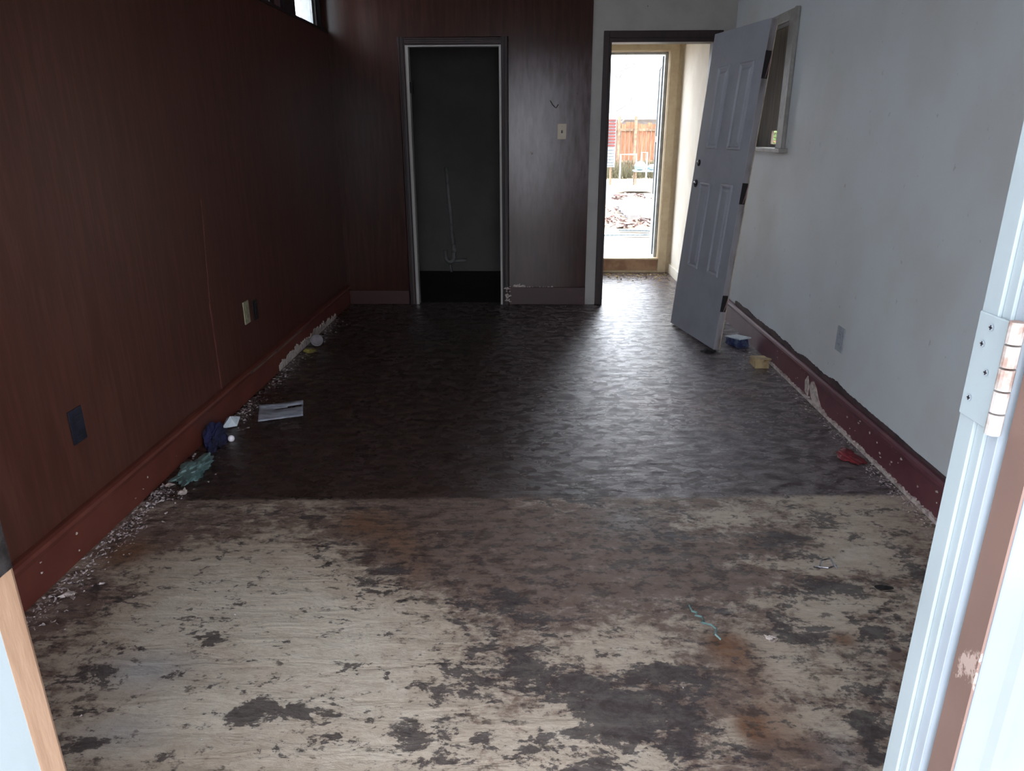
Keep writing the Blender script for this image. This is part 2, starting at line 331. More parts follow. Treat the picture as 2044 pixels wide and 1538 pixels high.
# ---------------------------------------------------------------- room shell
XL, XR, YB, YF, ZC = -1.58, 1.56, 6.13, 0.62, 2.78
BLOBS = [('P',-1.07,2.06,0.3,0.2,0.9),('P',-0.81,1.8,0.33,0.14,1),('P',-1.1,1.82,0.2,0.14,0.8),('P',-0.71,1.99,0.23,0.24,0.8),('P',-0.56,1.64,0.28,0.18,0.9),('P',-0.96,1.44,0.2,0.15,0.8),('P',-0.74,1.46,0.21,0.1,0.9),('P',-0.52,1.32,0.26,0.07,0.8),('G',-1.06,1.6,0.12,0.07,1),('G',-1.01,1.38,0.1,0.06,0.7),('P',-0.47,1.81,0.18,0.19,0.5),('B',-1.38,1.91,0.14,0.15,1),('R',-1.43,2.18,0.12,0.11,1),('B',-1.36,2.34,0.3,0.14,0.7),('D',-1.34,1.96,0.15,0.11,0.5),('D',-0.98,2.49,0.39,0.09,0.3),('D',-1.22,1.61,0.08,0.08,0.45),('D',-1.12,1.48,0.08,0.07,0.35),('D',-1.1,1.32,0.06,0.07,0.6),('B',-0.5,2.3,0.26,0.27,0.9),('R',-0.64,2.42,0.13,0.13,0.8),('R',-0.47,2.28,0.11,0.14,0.6),('D',-0.47,2.06,0.08,0.12,0.8),('D',-0.59,1.97,0.06,0.08,0.4),('B',-0.14,2.32,0.33,0.31,0.8),('D',-0.09,1.89,0.17,0.14,0.75),('B',0.1,2,0.29,0.16,0.6),('R',-0.38,2.09,0.07,0.12,0.5),('D',-0.92,1.73,0.07,0.04,1.1),('D',-0.97,1.82,0.05,0.02,0.8),('D',-0.92,1.91,0.02,0.04,0.8),('D',-0.71,1.46,0.06,0.04,1.1),('D',-0.61,1.46,0.06,0.03,1.1),('D',-0.52,1.46,0.08,0.04,0.8),('D',-0.97,1.59,0.03,0.02,0.8),('D',-0.62,1.33,0.03,0.01,0.9),('D',-0.88,1.31,0.02,0.01,0.8),('D',-0.26,1.52,0.09,0.11,0.55),('D',-0.07,1.62,0.12,0.1,0.9),('D',0.09,1.6,0.12,0.08,1),('D',0.17,1.51,0.07,0.09,0.8),('D',0.24,1.48,0.08,0.09,0.7),('D',0.18,1.35,0.12,0.09,0.9),('D',-0.36,1.37,0.07,0.05,0.6),('D',-0.63,2.21,0.11,0.1,0.4),('D',-0.22,1.34,0.07,0.06,1),('D',-0,1.33,0.08,0.07,0.6),('D',0.4,1.59,0.09,0.07,1.3),('D',0.34,1.63,0.04,0.03,1),('D',0.28,1.46,0.08,0.07,0.9),('D',0.41,1.45,0.05,0.08,0.7),('D',0.4,1.37,0.08,0.08,0.6),('P',0.21,1.71,0.13,0.08,0.6),('P',0.1,1.44,0.08,0.05,0.6),('P',0.34,1.73,0.09,0.09,0.5),('P',0.06,1.35,0.12,0.07,0.5),('P',-0.13,1.38,0.15,0.09,0.5),('P',-0.35,1.47,0.15,0.14,0.7),('R',0.57,1.73,0.07,0.08,1),('R',0.62,1.59,0.08,0.17,0.5),('R',0.55,1.43,0.04,0.05,0.9),('B',0.54,1.56,0.15,0.15,0.8),('R',0.92,1.77,0.05,0.04,1),('R',0.63,1.45,0.07,0.07,0.3),('B',0.49,2.25,0.18,0.2,1),('D',0.46,2.31,0.11,0.17,0.6),('B',0.64,2.09,0.2,0.15,0.8),('B',0.91,2.28,0.12,0.17,0.8),('D',0.88,2.31,0.11,0.12,0.5),('D',1.11,2.46,0.07,0.09,0.9),('D',0.96,2.28,0.07,0.1,0.5),('P',0.78,2.47,0.11,0.07,0.8),('P',0.6,2.42,0.08,0.04,0.7),('P',1.28,2.58,0.26,0.14,0.7),('P',1.21,2.32,0.14,0.12,0.7),('P',0.87,2.16,0.21,0.04,0.9),('P',1.09,2.21,0.18,0.06,0.9),('P',0.94,1.95,0.21,0.06,0.9),('P',0.9,1.85,0.09,0.06,0.7),('D',0.94,2.03,0.1,0.05,1),('D',1.05,2.03,0.18,0.03,0.5),('D',0.79,1.88,0.05,0.1,0.8),('D',0.82,1.78,0.08,0.06,0.8),('D',1.01,1.8,0.05,0.08,0.8),('D',1.32,2.28,0.05,0.3,0.7),('D',1.08,1.87,0.08,0.19,0.6),('D',0.9,1.53,0.08,0.11,0.6),('D',0.85,1.37,0.05,0.12,0.8),('P',0.7,1.64,0.15,0.12,0.6),('P',0.69,1.45,0.15,0.05,0.6),('P',0.51,1.39,0.06,0.05,0.8),('P',0.27,1.33,0.07,0.04,0.8),('R',0.67,1.35,0.14,0.09,0.4),('B',0.6,1.36,0.18,0.07,0.6),('D',0.21,2.66,0.12,0.1,1.2),('B',0.27,2.37,0.22,0.14,0.4),('G',0.37,2.44,0.08,0.09,0.5),('G',0.75,1.36,0.04,0.07,0.4),('R',0.66,3.68,0.16,0.17,0.9),('R',0.97,3.85,0.37,0.21,0.6),('R',0.94,3.48,0.15,0.28,0.7),('B',0.63,2.79,0.26,0.19,0.8),('R',1.21,3.93,0.09,0.17,0.4),('G',1.76,4.6,0.26,0.67,0.3),('R',-0.73,3.52,0.32,0.21,0.25)]

def build_floor():
    nx, ny = 158, 286
    xs = np.linspace(-1.60, 1.56, nx + 1); ys = np.linspace(0.48, 6.20, ny + 1)
    X, Y = np.meshgrid(xs, ys); sa = np.zeros((ny + 1, nx + 1, 4), np.float32); sb = sa.copy(); sa[..., 3] = sb[..., 3] = 1
    for ch, bx, by, rx, ry, a in BLOBS:
        d = ((X - bx) / rx) ** 2 + ((Y - by) / ry) ** 2
        v = a * np.exp(-d * 0.9)
        tgt, k = {'D': (sa, 0), 'P': (sa, 1), 'B': (sa, 2), 'R': (sb, 0), 'G': (sb, 1)}[ch]
        tgt[..., k] = np.clip(tgt[..., k] + v, 0, 1.5)
    verts = [(x, y, 0.0) for y in ys for x in xs]
    faces = [(j * (nx + 1) + i, j * (nx + 1) + i + 1, (j + 1) * (nx + 1) + i + 1, (j + 1) * (nx + 1) + i) for j in range(ny) for i in range(nx)]
    me = bpy.data.meshes.new('floor'); me.from_pydata(verts, [], faces)
    for nm, arr in (('stain_a', sa), ('stain_b', sb)):
        ca = me.color_attributes.new(nm, 'FLOAT_COLOR', 'POINT'); ca.data.foreach_set('color', arr.reshape(-1))
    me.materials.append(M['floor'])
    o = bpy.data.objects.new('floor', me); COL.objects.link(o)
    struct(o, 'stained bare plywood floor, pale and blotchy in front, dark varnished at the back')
    # slab under the boards, also carrying the back hall and closet
    s = MB().box(-1.75, 1.75, 0.48, 7.95, -0.12, -0.004).build('floor_slab', 'closet_floor', o)
build_floor()
# back hall floor continues the same boards
h = MB(); h.box(0.46, 1.47, 6.201, 7.66, -0.003, 0.0)
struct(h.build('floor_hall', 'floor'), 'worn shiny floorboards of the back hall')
h = MB(); h.box(-1.40, -0.10, 6.201, 7.72, -0.003, 0.0)
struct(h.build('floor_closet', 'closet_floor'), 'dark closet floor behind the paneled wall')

struct(MB().box(-1.9, 1.9, 0.44, 7.95, ZC, ZC + 0.1).build('ceiling', 'ceiling'))
# roof with unseen eaves added to block sun at the entry and dim the clerestory
struct(MB().box(-1.95, 2.15, -0.45, 8.3, ZC + 0.101, ZC + 0.22).build('roof_sun_blocker', 'outside_wall'))

# left wall: paneling to 2.148 m, ledge, clerestory windows above
ZL = 2.148
wl = MB().box(XL - 0.14, XL, YF, YB, 0, ZL - 0.02).build('wall_left', 'panel_left')
struct(wl, 'glossy red-brown paneled left wall')
MB().box(XL - 0.14, XL + 0.006, YF, YB, ZL - 0.02, ZL).build('ledge_board', 'ledge', wl, 0.003)
WIN = [(5.455, 5.965), (4.36, 4.93), (3.20, 3.78), (2.10, 2.68), (1.02, 1.60)]
up = MB(); edges = [YB] + [v for w in WIN for v in (w[1], w[0])] + [YF]
for i in range(0, len(edges), 2):
    up.box(XL - 0.14, XL - 0.055, edges[i + 1], edges[i], ZL, 2.62)
up.box(XL - 0.14, XL - 0.055, YF, YB, 2.62, ZC)
up.build('upper_wall', 'mauve', wl)
for py0, py1 in ((5.967, 5.99), (6.085, 6.129), (5.21, 5.453), (4.932, 5.01), (4.28, 4.358), (3.782, 3.84), (3.14, 3.198)):
    MB().box(XL - 0.056, XL - 0.03, py0, py1, ZL, 2.62).build('post', 'ledge', wl, 0.003)
MB().box(XL + 0.0, XL + 0.004, 3.448, 3.462, 0.165, 0.62).build('seam_strip', simple('pale_seam', (104, 62, 56), (84, 44, 40), 0.4), wl)
sb_ = MB(); rnd = random.Random(3)
for k in range(16):
    z0 = 0.62 + k * 0.03
    y = 3.462 + (z0 - 0.62) * 0.13 + rnd.uniform(-0.002, 0.002)
    sb_.box(XL, XL + 0.0015, y - 0.005, y + 0.003, z0, z0 + 0.030)
sb_.build('seam_crack', simple('pale_crack', (112, 66, 58), (90, 50, 44), 0.5), wl)
for i, (y0, y1) in enumerate(WIN):
    w = MB()
    for a in ((y0, y0 + 0.03, ZL, 2.62), (y1 - 0.03, y1, ZL, 2.62), (y0 + 0.03, y1 - 0.03, ZL, ZL + 0.02), (y0 + 0.03, y1 - 0.03, 2.59, 2.62)):
        w.box(XL - 0.139, XL - 0.050, *a)
    o = w.build('window_%d' % (i + 1), 'white_pipe' if i < 2 else 'casing')
    struct(o, 'narrow clerestory window above the left wall ledge')
    MB().box(XL - 0.064, XL - 0.060, y0 + 0.03, y1 - 0.03, ZL + 0.02, 2.59).build('pane', 'glass', o)

# right wall with a boarded window
WY0, WY1, WZ0, WZ1 = 4.83, 5.62, 1.305, 2.03
wr = MB()
wr.box(XR, XR + 0.16, YF, WY0, 0, ZC); wr.box(XR, XR + 0.16, WY1, YB + 0.14, 0, ZC)
wr.box(XR, XR + 0.16, WY0, WY1, 0, WZ0); wr.box(XR, XR + 0.16, WY0, WY1, WZ1, ZC)
wr = struct(wr.build('wall_right', 'white_wall'), 'scuffed off-white right wall')
win = MB()
win.box(XR - 0.022, XR, WY0 - 0.13, WY0, WZ0 - 0.03, WZ1 + 0.06).box(XR - 0.022, XR, WY1, WY1 + 0.10, WZ0 - 0.03, WZ1 + 0.06)
win.box(XR - 0.022, XR, WY0, WY1, WZ1, WZ1 + 0.06)
win = struct(win.build('window_6', 'casing', bevel=0.006), 'small window in the right wall behind the leaning door, mostly boarded over')
MB().prism([(XR - 0.028, WZ0), (XR - 0.022, WZ0), (XR - 0.022, WZ1 + 0.06), (XR - 0.028, WZ1 + 0.06)], 'y', WY0 - 0.13, WY0 - 0.10).build('back_band', 'casing', win, 0.002)
MB().box(XR - 0.055, XR + 0.05, WY0 - 0.18, WY1 + 0.12, WZ0 - 0.025, WZ0).build('window_sill', 'casing', win, 0.004)
bd = MB(); bd.box(XR + 0.05, XR + 0.065, WY0 + 0.001, 4.90, WZ0, WZ1 - 0.001).box(XR + 0.05, XR + 0.065, 5.155, WY1 - 0.001, WZ0, WZ1 - 0.001).box(XR + 0.05, XR + 0.065, 4.90, 5.155, 1.408, WZ1 - 0.001)
bd.box(XR + 0.05, XR + 0.065, 4.90, 5.155, WZ0, WZ0 + 0.02)
bd.build('boarding', 'board', win)
fr = MB(); fr.box(XR + 0.10, XR + 0.13, WY0, WY0 + 0.03, WZ0, WZ1).box(XR + 0.10, XR + 0.13, WY1 - 0.03, WY1, WZ0, WZ1)
fr.box(XR + 0.10, XR + 0.13, WY0, WY1, WZ1 - 0.02, WZ1).build('sash', 'casing', win)
MB().box(XR + 0.112, XR + 0.116, WY0 + 0.03, WY1 - 0.03, WZ0, WZ1 - 0.02).build('pane', 'glass', win)

# back wall, paneled part with the closet opening
CX0, CX1, CZ = -0.985, -0.235, 2.045
wb = MB(); PE = 0.470
wb.box(XL - 0.14, CX0, YB, YB + 0.07, 0, ZC); wb.box(CX1, PE, YB, YB + 0.07, 0, ZC); wb.box(CX0, CX1, YB, YB + 0.07, CZ, ZC)
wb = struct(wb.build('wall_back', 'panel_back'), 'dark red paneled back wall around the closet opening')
DX0, DX1, DZ = 0.600, 1.42, 2.085
wp = MB(); wp.box(PE, DX0, YB + 0.008, YB + 0.13, 0, ZC); wp.box(DX1, XR, YB + 0.008, YB + 0.13, 0, ZC); wp.box(DX0, DX1, YB + 0.008, YB + 0.13, DZ, ZC)
struct(wp.build('wall_back_right', 'strip_white'), 'off-white back wall around the hall doorway')

def casing(name, x0, x1, z1, y, wd, mat, depth=0.018, right=True, steps=True):
    m = MB()
    def board(a0, a1, vertical, zz0, zz1):
        m.box(a0, a1, y - depth * 0.6, y, zz0, zz1)
    prof = [(0, 0), (0, -depth * .5), (0.15, -depth), (0.28, -depth), (0.33, -depth * .6), (0.55, -depth * .6), (0.60, -depth * .9), (0.8, -depth * .8), (0.85, -depth * .45), (1, -depth * .45), (1, 0)]
    m.prism([(x0 - wd + wd * p[0], y + p[1]) for p in prof], 'z', 0, z1 + wd)
    if right: m.prism([(x1 + wd - wd * p[0], y + p[1]) for p in prof], 'z', 0, z1 + wd)
    m.prism([(y + p[1], z1 + wd - wd * p[0]) for p in prof], 'x', x0, x1)
    return struct(m.build(name, mat))
c1 = casing('trim_1', CX0 + 0.002, CX1 - 0.002, CZ - 0.002, YB, 0.058, 'dark_trim')
c1['label'] = 'dark moulded door casing around the closet'
j = MB(); j.box(CX0, CX0 + 0.025, YB - 0.006, YB + 0.08, 0, CZ - 0.012).box(CX1 - 0.018, CX1, YB - 0.006, YB + 0.08, 0, CZ - 0.012).box(CX0, CX1, YB - 0.006, YB + 0.08, CZ - 0.012, CZ)
j.build('jamb_lining', 'strip_white', c1)
MB().box(CX0 + 0.025, CX0 + 0.045, YB + 0.01, YB + 0.03, 1.70, 1.78).tube([(CX0 + 0.045, YB + 0.01, 1.69), (CX0 + 0.045, YB + 0.01, 1.79)], 0.007).build('hinge', 'black', c1)
# peeled paint low on the casing and the little board beside it
rnd = random.Random(11)
def flakes(zone, n, plane, r0, r1, name, mat, parent, seed=0):
    """flat irregular paint scars on a wall plane"""
    rr = random.Random(seed); m = MB()
    for _ in range(n):
        a, z = zone(rr); r = rr.uniform(r0, r1); k = rr.randint(5, 8)
        pts = [(a + math.cos(t * 2 * math.pi / k) * r * rr.uniform(.5, 1.6), z + math.sin(t * 2 * math.pi / k) * r * rr.uniform(.3, 1.2)) for t in range(k)]
        ax_, v = plane; d = 0.0015 * (1 if v > 0 and ax_ == 'x-' else 1)
        if ax_ == 'y': m.prism(pts, 'y', v - rr.uniform(.001, .003), v)
        elif ax_ == 'x+': m.prism(pts, 'x', v, v + rr.uniform(.001, .003))
        else: m.prism(pts, 'x', v - rr.uniform(.001, .003), v)
    return m.build(name, mat, parent)
flakes(lambda r: (-0.195 + r.gauss(0, .012), r.uniform(0.02, 0.15)), 26, ('y', YB - 0.016), 0.004, 0.012, 'bare_patch', 'plaster', c1, 2)
bb = struct(MB().box(CX1 + 0.058, PE, YB - 0.012, YB, 0, 0.15).build('baseboard_back', 'base_back', bevel=0.003), 'low dark red baseboard right of the closet')
flakes(lambda r: (-0.10 + r.gauss(0, .045), 0.155 + r.gauss(0, .006)), 26, ('y', YB - 0.001), 0.006, 0.014, 'bare_patch', 'plaster', bb, 5)
flakes(lambda r: (r.uniform(-0.05, 0.20), 0.152 + r.gauss(0, .002)), 16, ('y', YB - 0.001), 0.003, 0.007, 'bare_patch', 'plaster', bb, 6)
struct(MB().box(XL + 0.02, CX0 - 0.058, YB - 0.012, YB, 0, 0.12).build('baseboard_back_left', 'base_back', bevel=0.003), 'low dark baseboard left of the closet')

# closet interior
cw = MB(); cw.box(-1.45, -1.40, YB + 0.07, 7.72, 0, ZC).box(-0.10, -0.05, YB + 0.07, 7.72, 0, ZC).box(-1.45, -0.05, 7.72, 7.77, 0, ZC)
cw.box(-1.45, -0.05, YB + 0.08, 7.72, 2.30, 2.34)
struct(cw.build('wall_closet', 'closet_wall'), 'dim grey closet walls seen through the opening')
pp = empty('drain_pipe', (-0.82, 7.66, 0.0)); tag(pp, 'grey plastic drain pipe with hooked trap against the closet back wall', 'pipe')
MB().tube([(-0.868, 7.69, 1.07), (-0.85, 7.685, .80), (-0.83, 7.68, .5), (-0.812, 7.67, .26)], 0.019).build('straight_pipe', 'pvc', pp, smooth=True)
arc = [(-0.855 + 0.045 * math.cos(t), 7.67, 0.165 + 0.055 * math.sin(t) * -1) for t in [k * math.pi / 10 for k in range(11)]]
MB().tube([(-0.812, 7.67, .29), (-0.811, 7.67, .20)] + arc + [(-0.902, 7.67, .23)], 0.021).build('trap_bend', 'pvc', pp, smooth=True)
MB().tube([(-0.82, 7.67, .118), (-0.75, 7.665, .122), (-0.68, 7.66, .125)], 0.017).build('side_outlet', 'pvc', pp, smooth=True)
MB().tube([(-0.811, 7.67, .21), (-0.8113, 7.67, .25)], 0.027).build('slip_nut', 'pvc', pp, smooth=True)
MB().tube([(-0.86, 7.67, .075), (-0.84, 7.67, .0)], 0.014).build('pipe_foot', 'pvc', pp, smooth=True)

# hall behind the doorway
tr2 = struct(MB().box(DX0 - 0.045, DX0, YB - 0.012, YB + 0.008, 0, DZ + 0.05).box(DX0, DX1, YB - 0.012, YB + 0.008, DZ, DZ + 0.05).box(DX1, DX1 + 0.045, YB - 0.012, YB + 0.008, 0, DZ + 0.05)
  .build('trim_2', 'dark_trim', bevel=0.003), 'dark brown casing around the hall doorway')
MB().box(DX0, DX0 + 0.018, YB - 0.004, YB + 0.14, 0, DZ).box(DX1 - 0.018, DX1, YB - 0.004, YB + 0.14, 0, DZ).box(DX0 + 0.018, DX1 - 0.018, YB - 0.004, YB + 0.14, DZ - 0.03, DZ).build('jamb_lining', 'dark_trim', tr2)
YH = 7.65
hw = MB(); hw.box(1.47, 1.60, YB + 0.13, YH, 0, 2.45); hw.box(0.38, 0.46, YB + 0.13, YH, 0, 2.45); hw.box(0.38, 1.60, YB + 0.13, YH, 2.45, 2.5)
struct(hw.build('wall_hall', 'cream_wall'), 'sunlit cream side wall of the back hall')
OX0, OX1, OZ0, OZ1 = 0.52, 1.333, 0.15, 2.136
hb = MB(); hb.box(0.38, OX0, YH, YH + 0.13, 0, ZC); hb.box(OX1, 1.75, YH, YH + 0.13, 0, ZC); hb.box(OX0, OX1, YH, YH + 0.13, OZ1, ZC); hb.box(OX0, OX1, YH, YH + 0.13, 0, OZ0)
struct(hb.build('wall_hall_back', 'cream'), 'cream wall around the open outside door')
t3 = MB(); t3.box(OX0, OX1, YH - 0.012, YH, OZ0 - 0.125, OZ0 - 0.012)
t3 = struct(t3.build('trim_3', simple('tan_riser_board', (166, 132, 104), (136, 102, 78), 0.7, 8)), 'tan riser board under the outside door')
MB().box(OX0, OX1 + 0.01, YH - 0.03, YH + 0.13, OZ0 - 0.012, OZ0 + 0.004).build('threshold', 'cream', t3, 0.003)
t4 = MB(); t4.box(OX1 + 0.006, OX1 + 0.095, YH - 0.016, YH, 0.0, OZ1 + 0.08).box(OX0, OX1 + 0.006, YH - 0.016, YH, OZ1 + 0.006, OZ1 + 0.08)
struct(t4.build('trim_4', 'cream', bevel=0.005), 'cream casing of the outside door')
struct(MB().box(1.452, 1.47, YB + 0.14, YH - 0.02, 0, 0.10).build('baseboard_hall', 'cream_wall', bevel=0.004), 'cream baseboard along the hall')
sd = MB(); sd.box(OX1 - 0.03, OX1, YH + 0.06, YH + 0.13, OZ0 + .005, OZ1 - 0.004).box(OX0, OX0 + 0.03, YH + 0.06, YH + 0.13, OZ0 + .005, OZ1 - 0.004).box(OX0 + 0.03, OX1 - 0.03, YH + 0.06, YH + 0.13, OZ1 - 0.02, OZ1 - 0.004)
sd = struct(sd.build('door_1', 'white_pipe'), 'white metal frame of the outside storm door')
sl = MB(); X0 = 0.0; SH = lambda m: [setattr(v, 'co', Vector((1.322 + v.co.x + (v.co.y - YH - .14) * 0.125, v.co.y, v.co.z))) for v in m.b.verts]
sl.box(X0 - 0.03, X0, YH + 0.14, YH + 0.22, 0.17, 2.11).box(X0 - 0.03, X0, YH + 0.80, YH + 0.88, 0.17, 2.11).box(X0 - 0.03, X0, YH + 0.22, YH + 0.80, 0.17, 0.75).box(X0 - 0.03, X0, YH + 0.22, YH + 0.80, 2.03, 2.11).box(X0 - 0.03, X0, YH + 0.22, YH + 0.80, 1.30, 1.36)
SH(sl); sl.build('storm_door_leaf', 'alu', sd)
sl = MB().box(-0.022, -0.010, YH + 0.22, YH + 0.80, 0.75, 1.30).box(-0.022, -0.010, YH + 0.22, YH + 0.80, 1.36, 2.03); SH(sl); sl.build('leaf_panel', 'alu', sd)

# baseboards along the side walls
def side_base(name, x, sgn, y0, y1, mat, hgt, label):
    prof = [(0, 0), (0.016, 0), (0.016, hgt - 0.045), (0.019, hgt - 0.035), (0.030, hgt - 0.028), (0.034, hgt - 0.016), (0.030, hgt - 0.005), (0.018, hgt), (0, hgt)]
    o = MB().prism([(x + sgn * p[0], p[1]) for p in prof], 'y', y0, y1).build(name, mat)
    return struct(o, label)
bl = side_base('baseboard_left', XL, 1, YF + 0.02, YB - 0.012, 'base_left', 0.165, 'dark red baseboard with rounded cap along the left wall')
br = side_base('baseboard_right', XR, -1, YF + 0.02, 6.10, 'base_right', 0.168, 'maroon baseboard with chipped top edge along the right wall')
def jagged(x, sgn, ys, zlo, zhi, name, mat, parent, th=0.003, seed=1):
    r = random.Random(seed); m = MB(); n = len(ys)
    for i in range(n - 1):
        a0, a1 = zlo(ys[i], r), zlo(ys[i + 1], r); b0, b1 = zhi(ys[i], r), zhi(ys[i + 1], r)
        if b0 - a0 < .002 or b1 - a1 < .002: continue
        m.prism([(ys[i], a0), (ys[i + 1], a1), (ys[i + 1], b1), (ys[i], b0)], 'x', min(x, x + sgn * th), max(x, x + sgn * th))
    return m.build(name, mat, parent)
ys = [4.25 + i * 0.02 for i in range(70)]
jagged(XL + 0.016, 1, ys, lambda y, r: 0.0, lambda y, r: 0.05 + 0.028 * mnoise.noise(Vector((y * 14, 0, 0))) + r.uniform(-.012, .012) - max(0, (y - 5.2)) * .05, 'torn_plaster_strip', 'plaster', bl, 0.004, 4)
ys = [3.75 + i * 0.03 for i in range(38)]
jagged(XL + 0.034, 1, ys, lambda y, r: 0.14, lambda y, r: 0.153 + 0.004 * mnoise.noise(Vector((y * 9, 0, 0))), 'worn_cap_patch', simple('worn_cap', (120, 96, 84), (88, 66, 60), 0.6), bl, 0.0015, 4)
ys = [2.45 + i * 0.03 for i in range(100)]
jagged(XR, -1, ys, lambda y, r: 0.165, lambda y, r: 0.180 + (0.016 + 0.018 * mnoise.noise(Vector((y * 5, 2, 0))) + r.uniform(-.003, .003)) * min(1, max(0, (y - 2.5))), 'torn_paint_line', simple('torn_dark_line', (74, 56, 58), (50, 38, 40), 0.8), br, 0.004, 9)
ys = [2.35 + i * 0.018 for i in range(120)]
jagged(XR - 0.016, -1, ys, lambda y, r: 0.0, lambda y, r: 0.010 + 0.010 * mnoise.noise(Vector((y * 11, 5, 0))) + r.uniform(0, .012), 'torn_plaster_strip', 'plaster', br, 0.010, 12)
MB().prism([(3.60, 0.004), (3.68, 0.0), (3.755, 0.03), (3.79, 0.075), (3.775, 0.108), (3.745, 0.122), (3.70, 0.10), (3.66, 0.06), (3.615, 0.03)], 'x', XR - 0.020, XR - 0.016).build('bare_patch', 'plaster', br)
MB().prism([(3.80, 0.02), (3.845, 0.03), (3.86, 0.09), (3.83, 0.125), (3.80, 0.08)], 'x', XR - 0.020, XR - 0.016).build('bare_patch', 'plaster', br)
flakes(lambda r: (r.uniform(2.4, 4.6), r.uniform(0.05, 0.15)), 30, ('x-', XR - 0.0165), 0.002, 0.008, 'paint_chips', 'plaster', br, 21)
flakes(lambda r: (r.uniform(1.9, 3.2), r.uniform(0.03, 0.11)), 8, ('x+', XL + 0.0165), 0.002, 0.006, 'paint_chips', 'plaster', bl, 22)

# front wall and entry door frame around the camera side
FX0, FX1 = -0.525, 0.392
fw = MB(); fw.box(XL - 0.14, FX0 - 0.02, 0.50, YF, 0, ZC); fw.box(FX1 + 0.03, XR + 0.16, 0.574, YF, 0, ZC); fw.box(FX0 - 0.02, FX1 + 0.03, 0.574, YF, 2.12, ZC)
struct(fw.build('wall_front', 'white_wall'), 'front wall around the entry doorway')
t5 = MB(); t5.box(FX1, FX1 + 0.03, 0.600, YF + 0.002, 0, 2.10)
t5 = struct(t5.build('trim_5', 'jamb_white', bevel=0.0005), 'bright white right jamb of the entry door')
MB().box(FX1 + 0.003, FX1 + 0.03, 0.588, 0.5994, 0, 2.10).build('rabbet_board', 'jamb_white', t5, 0.0004)
MB().box(FX1 + 0.006, FX1 + 0.03, 0.574, 0.5874, 0, 2.10).build('outer_stop', 'stop_white', t5, 0.0004)
hg = MB().box(FX1 - 0.0025, FX1, 0.578, 0.6205, 1.160, 1.254).build('hinge_leaf', 'jamb_white', t5, 0.0008)
for k in range(5):
    z0 = 1.158 + k * 0.0198
    MB().tube([(FX1 - 0.001, 0.572, z0 + .0008), (FX1 - 0.001, 0.572, z0 + 0.0188)], 0.0062, 14).build('hinge_knuckle', simple('knuckle_paint', (168, 162, 158), (128, 104, 94), 0.4, 40), t5, smooth=False)
for y, z in ((0.607, 1.228), (0.594, 1.206), (0.609, 1.178), (0.600, 1.244)):
    MB().lathe([(0.0032, -0.0006), (0.0030, 0.0)], (FX1 - 0.0031, y, z), 10, 'x').build('screw', 'stop_white', t5)
    MB().box(FX1 - 0.0042, FX1 - 0.0037, y - 0.002, y + 0.002, z - .0005, z + .0005).box(FX1 - 0.0042, FX1 - 0.0037, y - .0005, y + .0005, z - .002, z + .002).build('screw_slot', 'black', t5)
# the entry door itself, swung outward flat beside the opening
dl = MB().box(FX1 + 0.012, FX1 + 0.93, 0.535, 0.568, 0.01, 2.06).build('door_2', 'leaf_white', bevel=0.002)
struct(dl, 'white entry door folded back outside, brown raw hinge edge')
MB().box(FX1 + 0.0095, FX1 + 0.012, 0.536, 0.567, 0.012, 2.058).build('raw_edge', 'brown_edge', dl)
MB().prism([(FX1 + 0.035, 0.535), (FX1 + 0.042, 0.531), (FX1 + 0.050, 0.531), (FX1 + 0.056, 0.534), (FX1 + 0.09, 0.534), (FX1 + 0.098, 0.5305), (FX1 + 0.108, 0.5305), (FX1 + 0.118, 0.535)], 'z', 0.02, 2.05).build('edge_moulding', 'leaf_white', dl)
# left jamb: bare wood arris, white face, strike plate
t6 = MB().box(FX0 - 0.03, FX0 - 0.0015, 0.40, 0.588, 0, 2.10).build('trim_6', 'jamb_white')
struct(t6, 'left jamb of the entry door, white with a bare splintered edge')
ed = MB()
rr_ = random.Random(5); zs = [i * 0.05 for i in range(43)]
for a, b in zip(zs, zs[1:]):
    w0 = 0.586 + 0.005 * mnoise.noise(Vector((a * 3, 0, 0))); w1 = 0.586 + 0.005 * mnoise.noise(Vector((b * 3, 0, 0)))
    lo = [ed.b.verts.new(p) for p in ((FX0 - 0.03, w0, a), (FX0 - 0.001, w0, a), (FX0, YF - .004, a), (FX0 - 0.004, YF + .003, a), (FX0 - 0.03, YF + 0.003, a))]
    hi = [ed.b.verts.new(p) for p in ((FX0 - 0.03, w1, b), (FX0 - 0.001, w1, b), (FX0, YF - .004, b), (FX0 - 0.004, YF + .003, b), (FX0 - 0.03, YF + 0.003, b))]
    for i in range(5): ed.b.faces.new((lo[i], lo[(i + 1) % 5], hi[(i + 1) % 5], hi[i]))
ed.build('bare_edge', 'bare_wood', t6)
MB().box(FX0 - 0.0015, FX0 + 0.0015, 0.565, 0.618, 0.985, 1.045).build('strike_plate', 'metal', t6, 0.001)
MB().lathe([(0.006, 0), (0.006, 0.0012)], (FX0 + 0.0015, 0.600, 1.015), 12, 'x').build('latch_hole', 'black', t6)
struct(MB().box(FX0 - 0.03, FX1 + 0.03, 0.50, YF, 2.10, 2.12).build('trim_7', 'jamb_white'), 'white head jamb of the entry door')

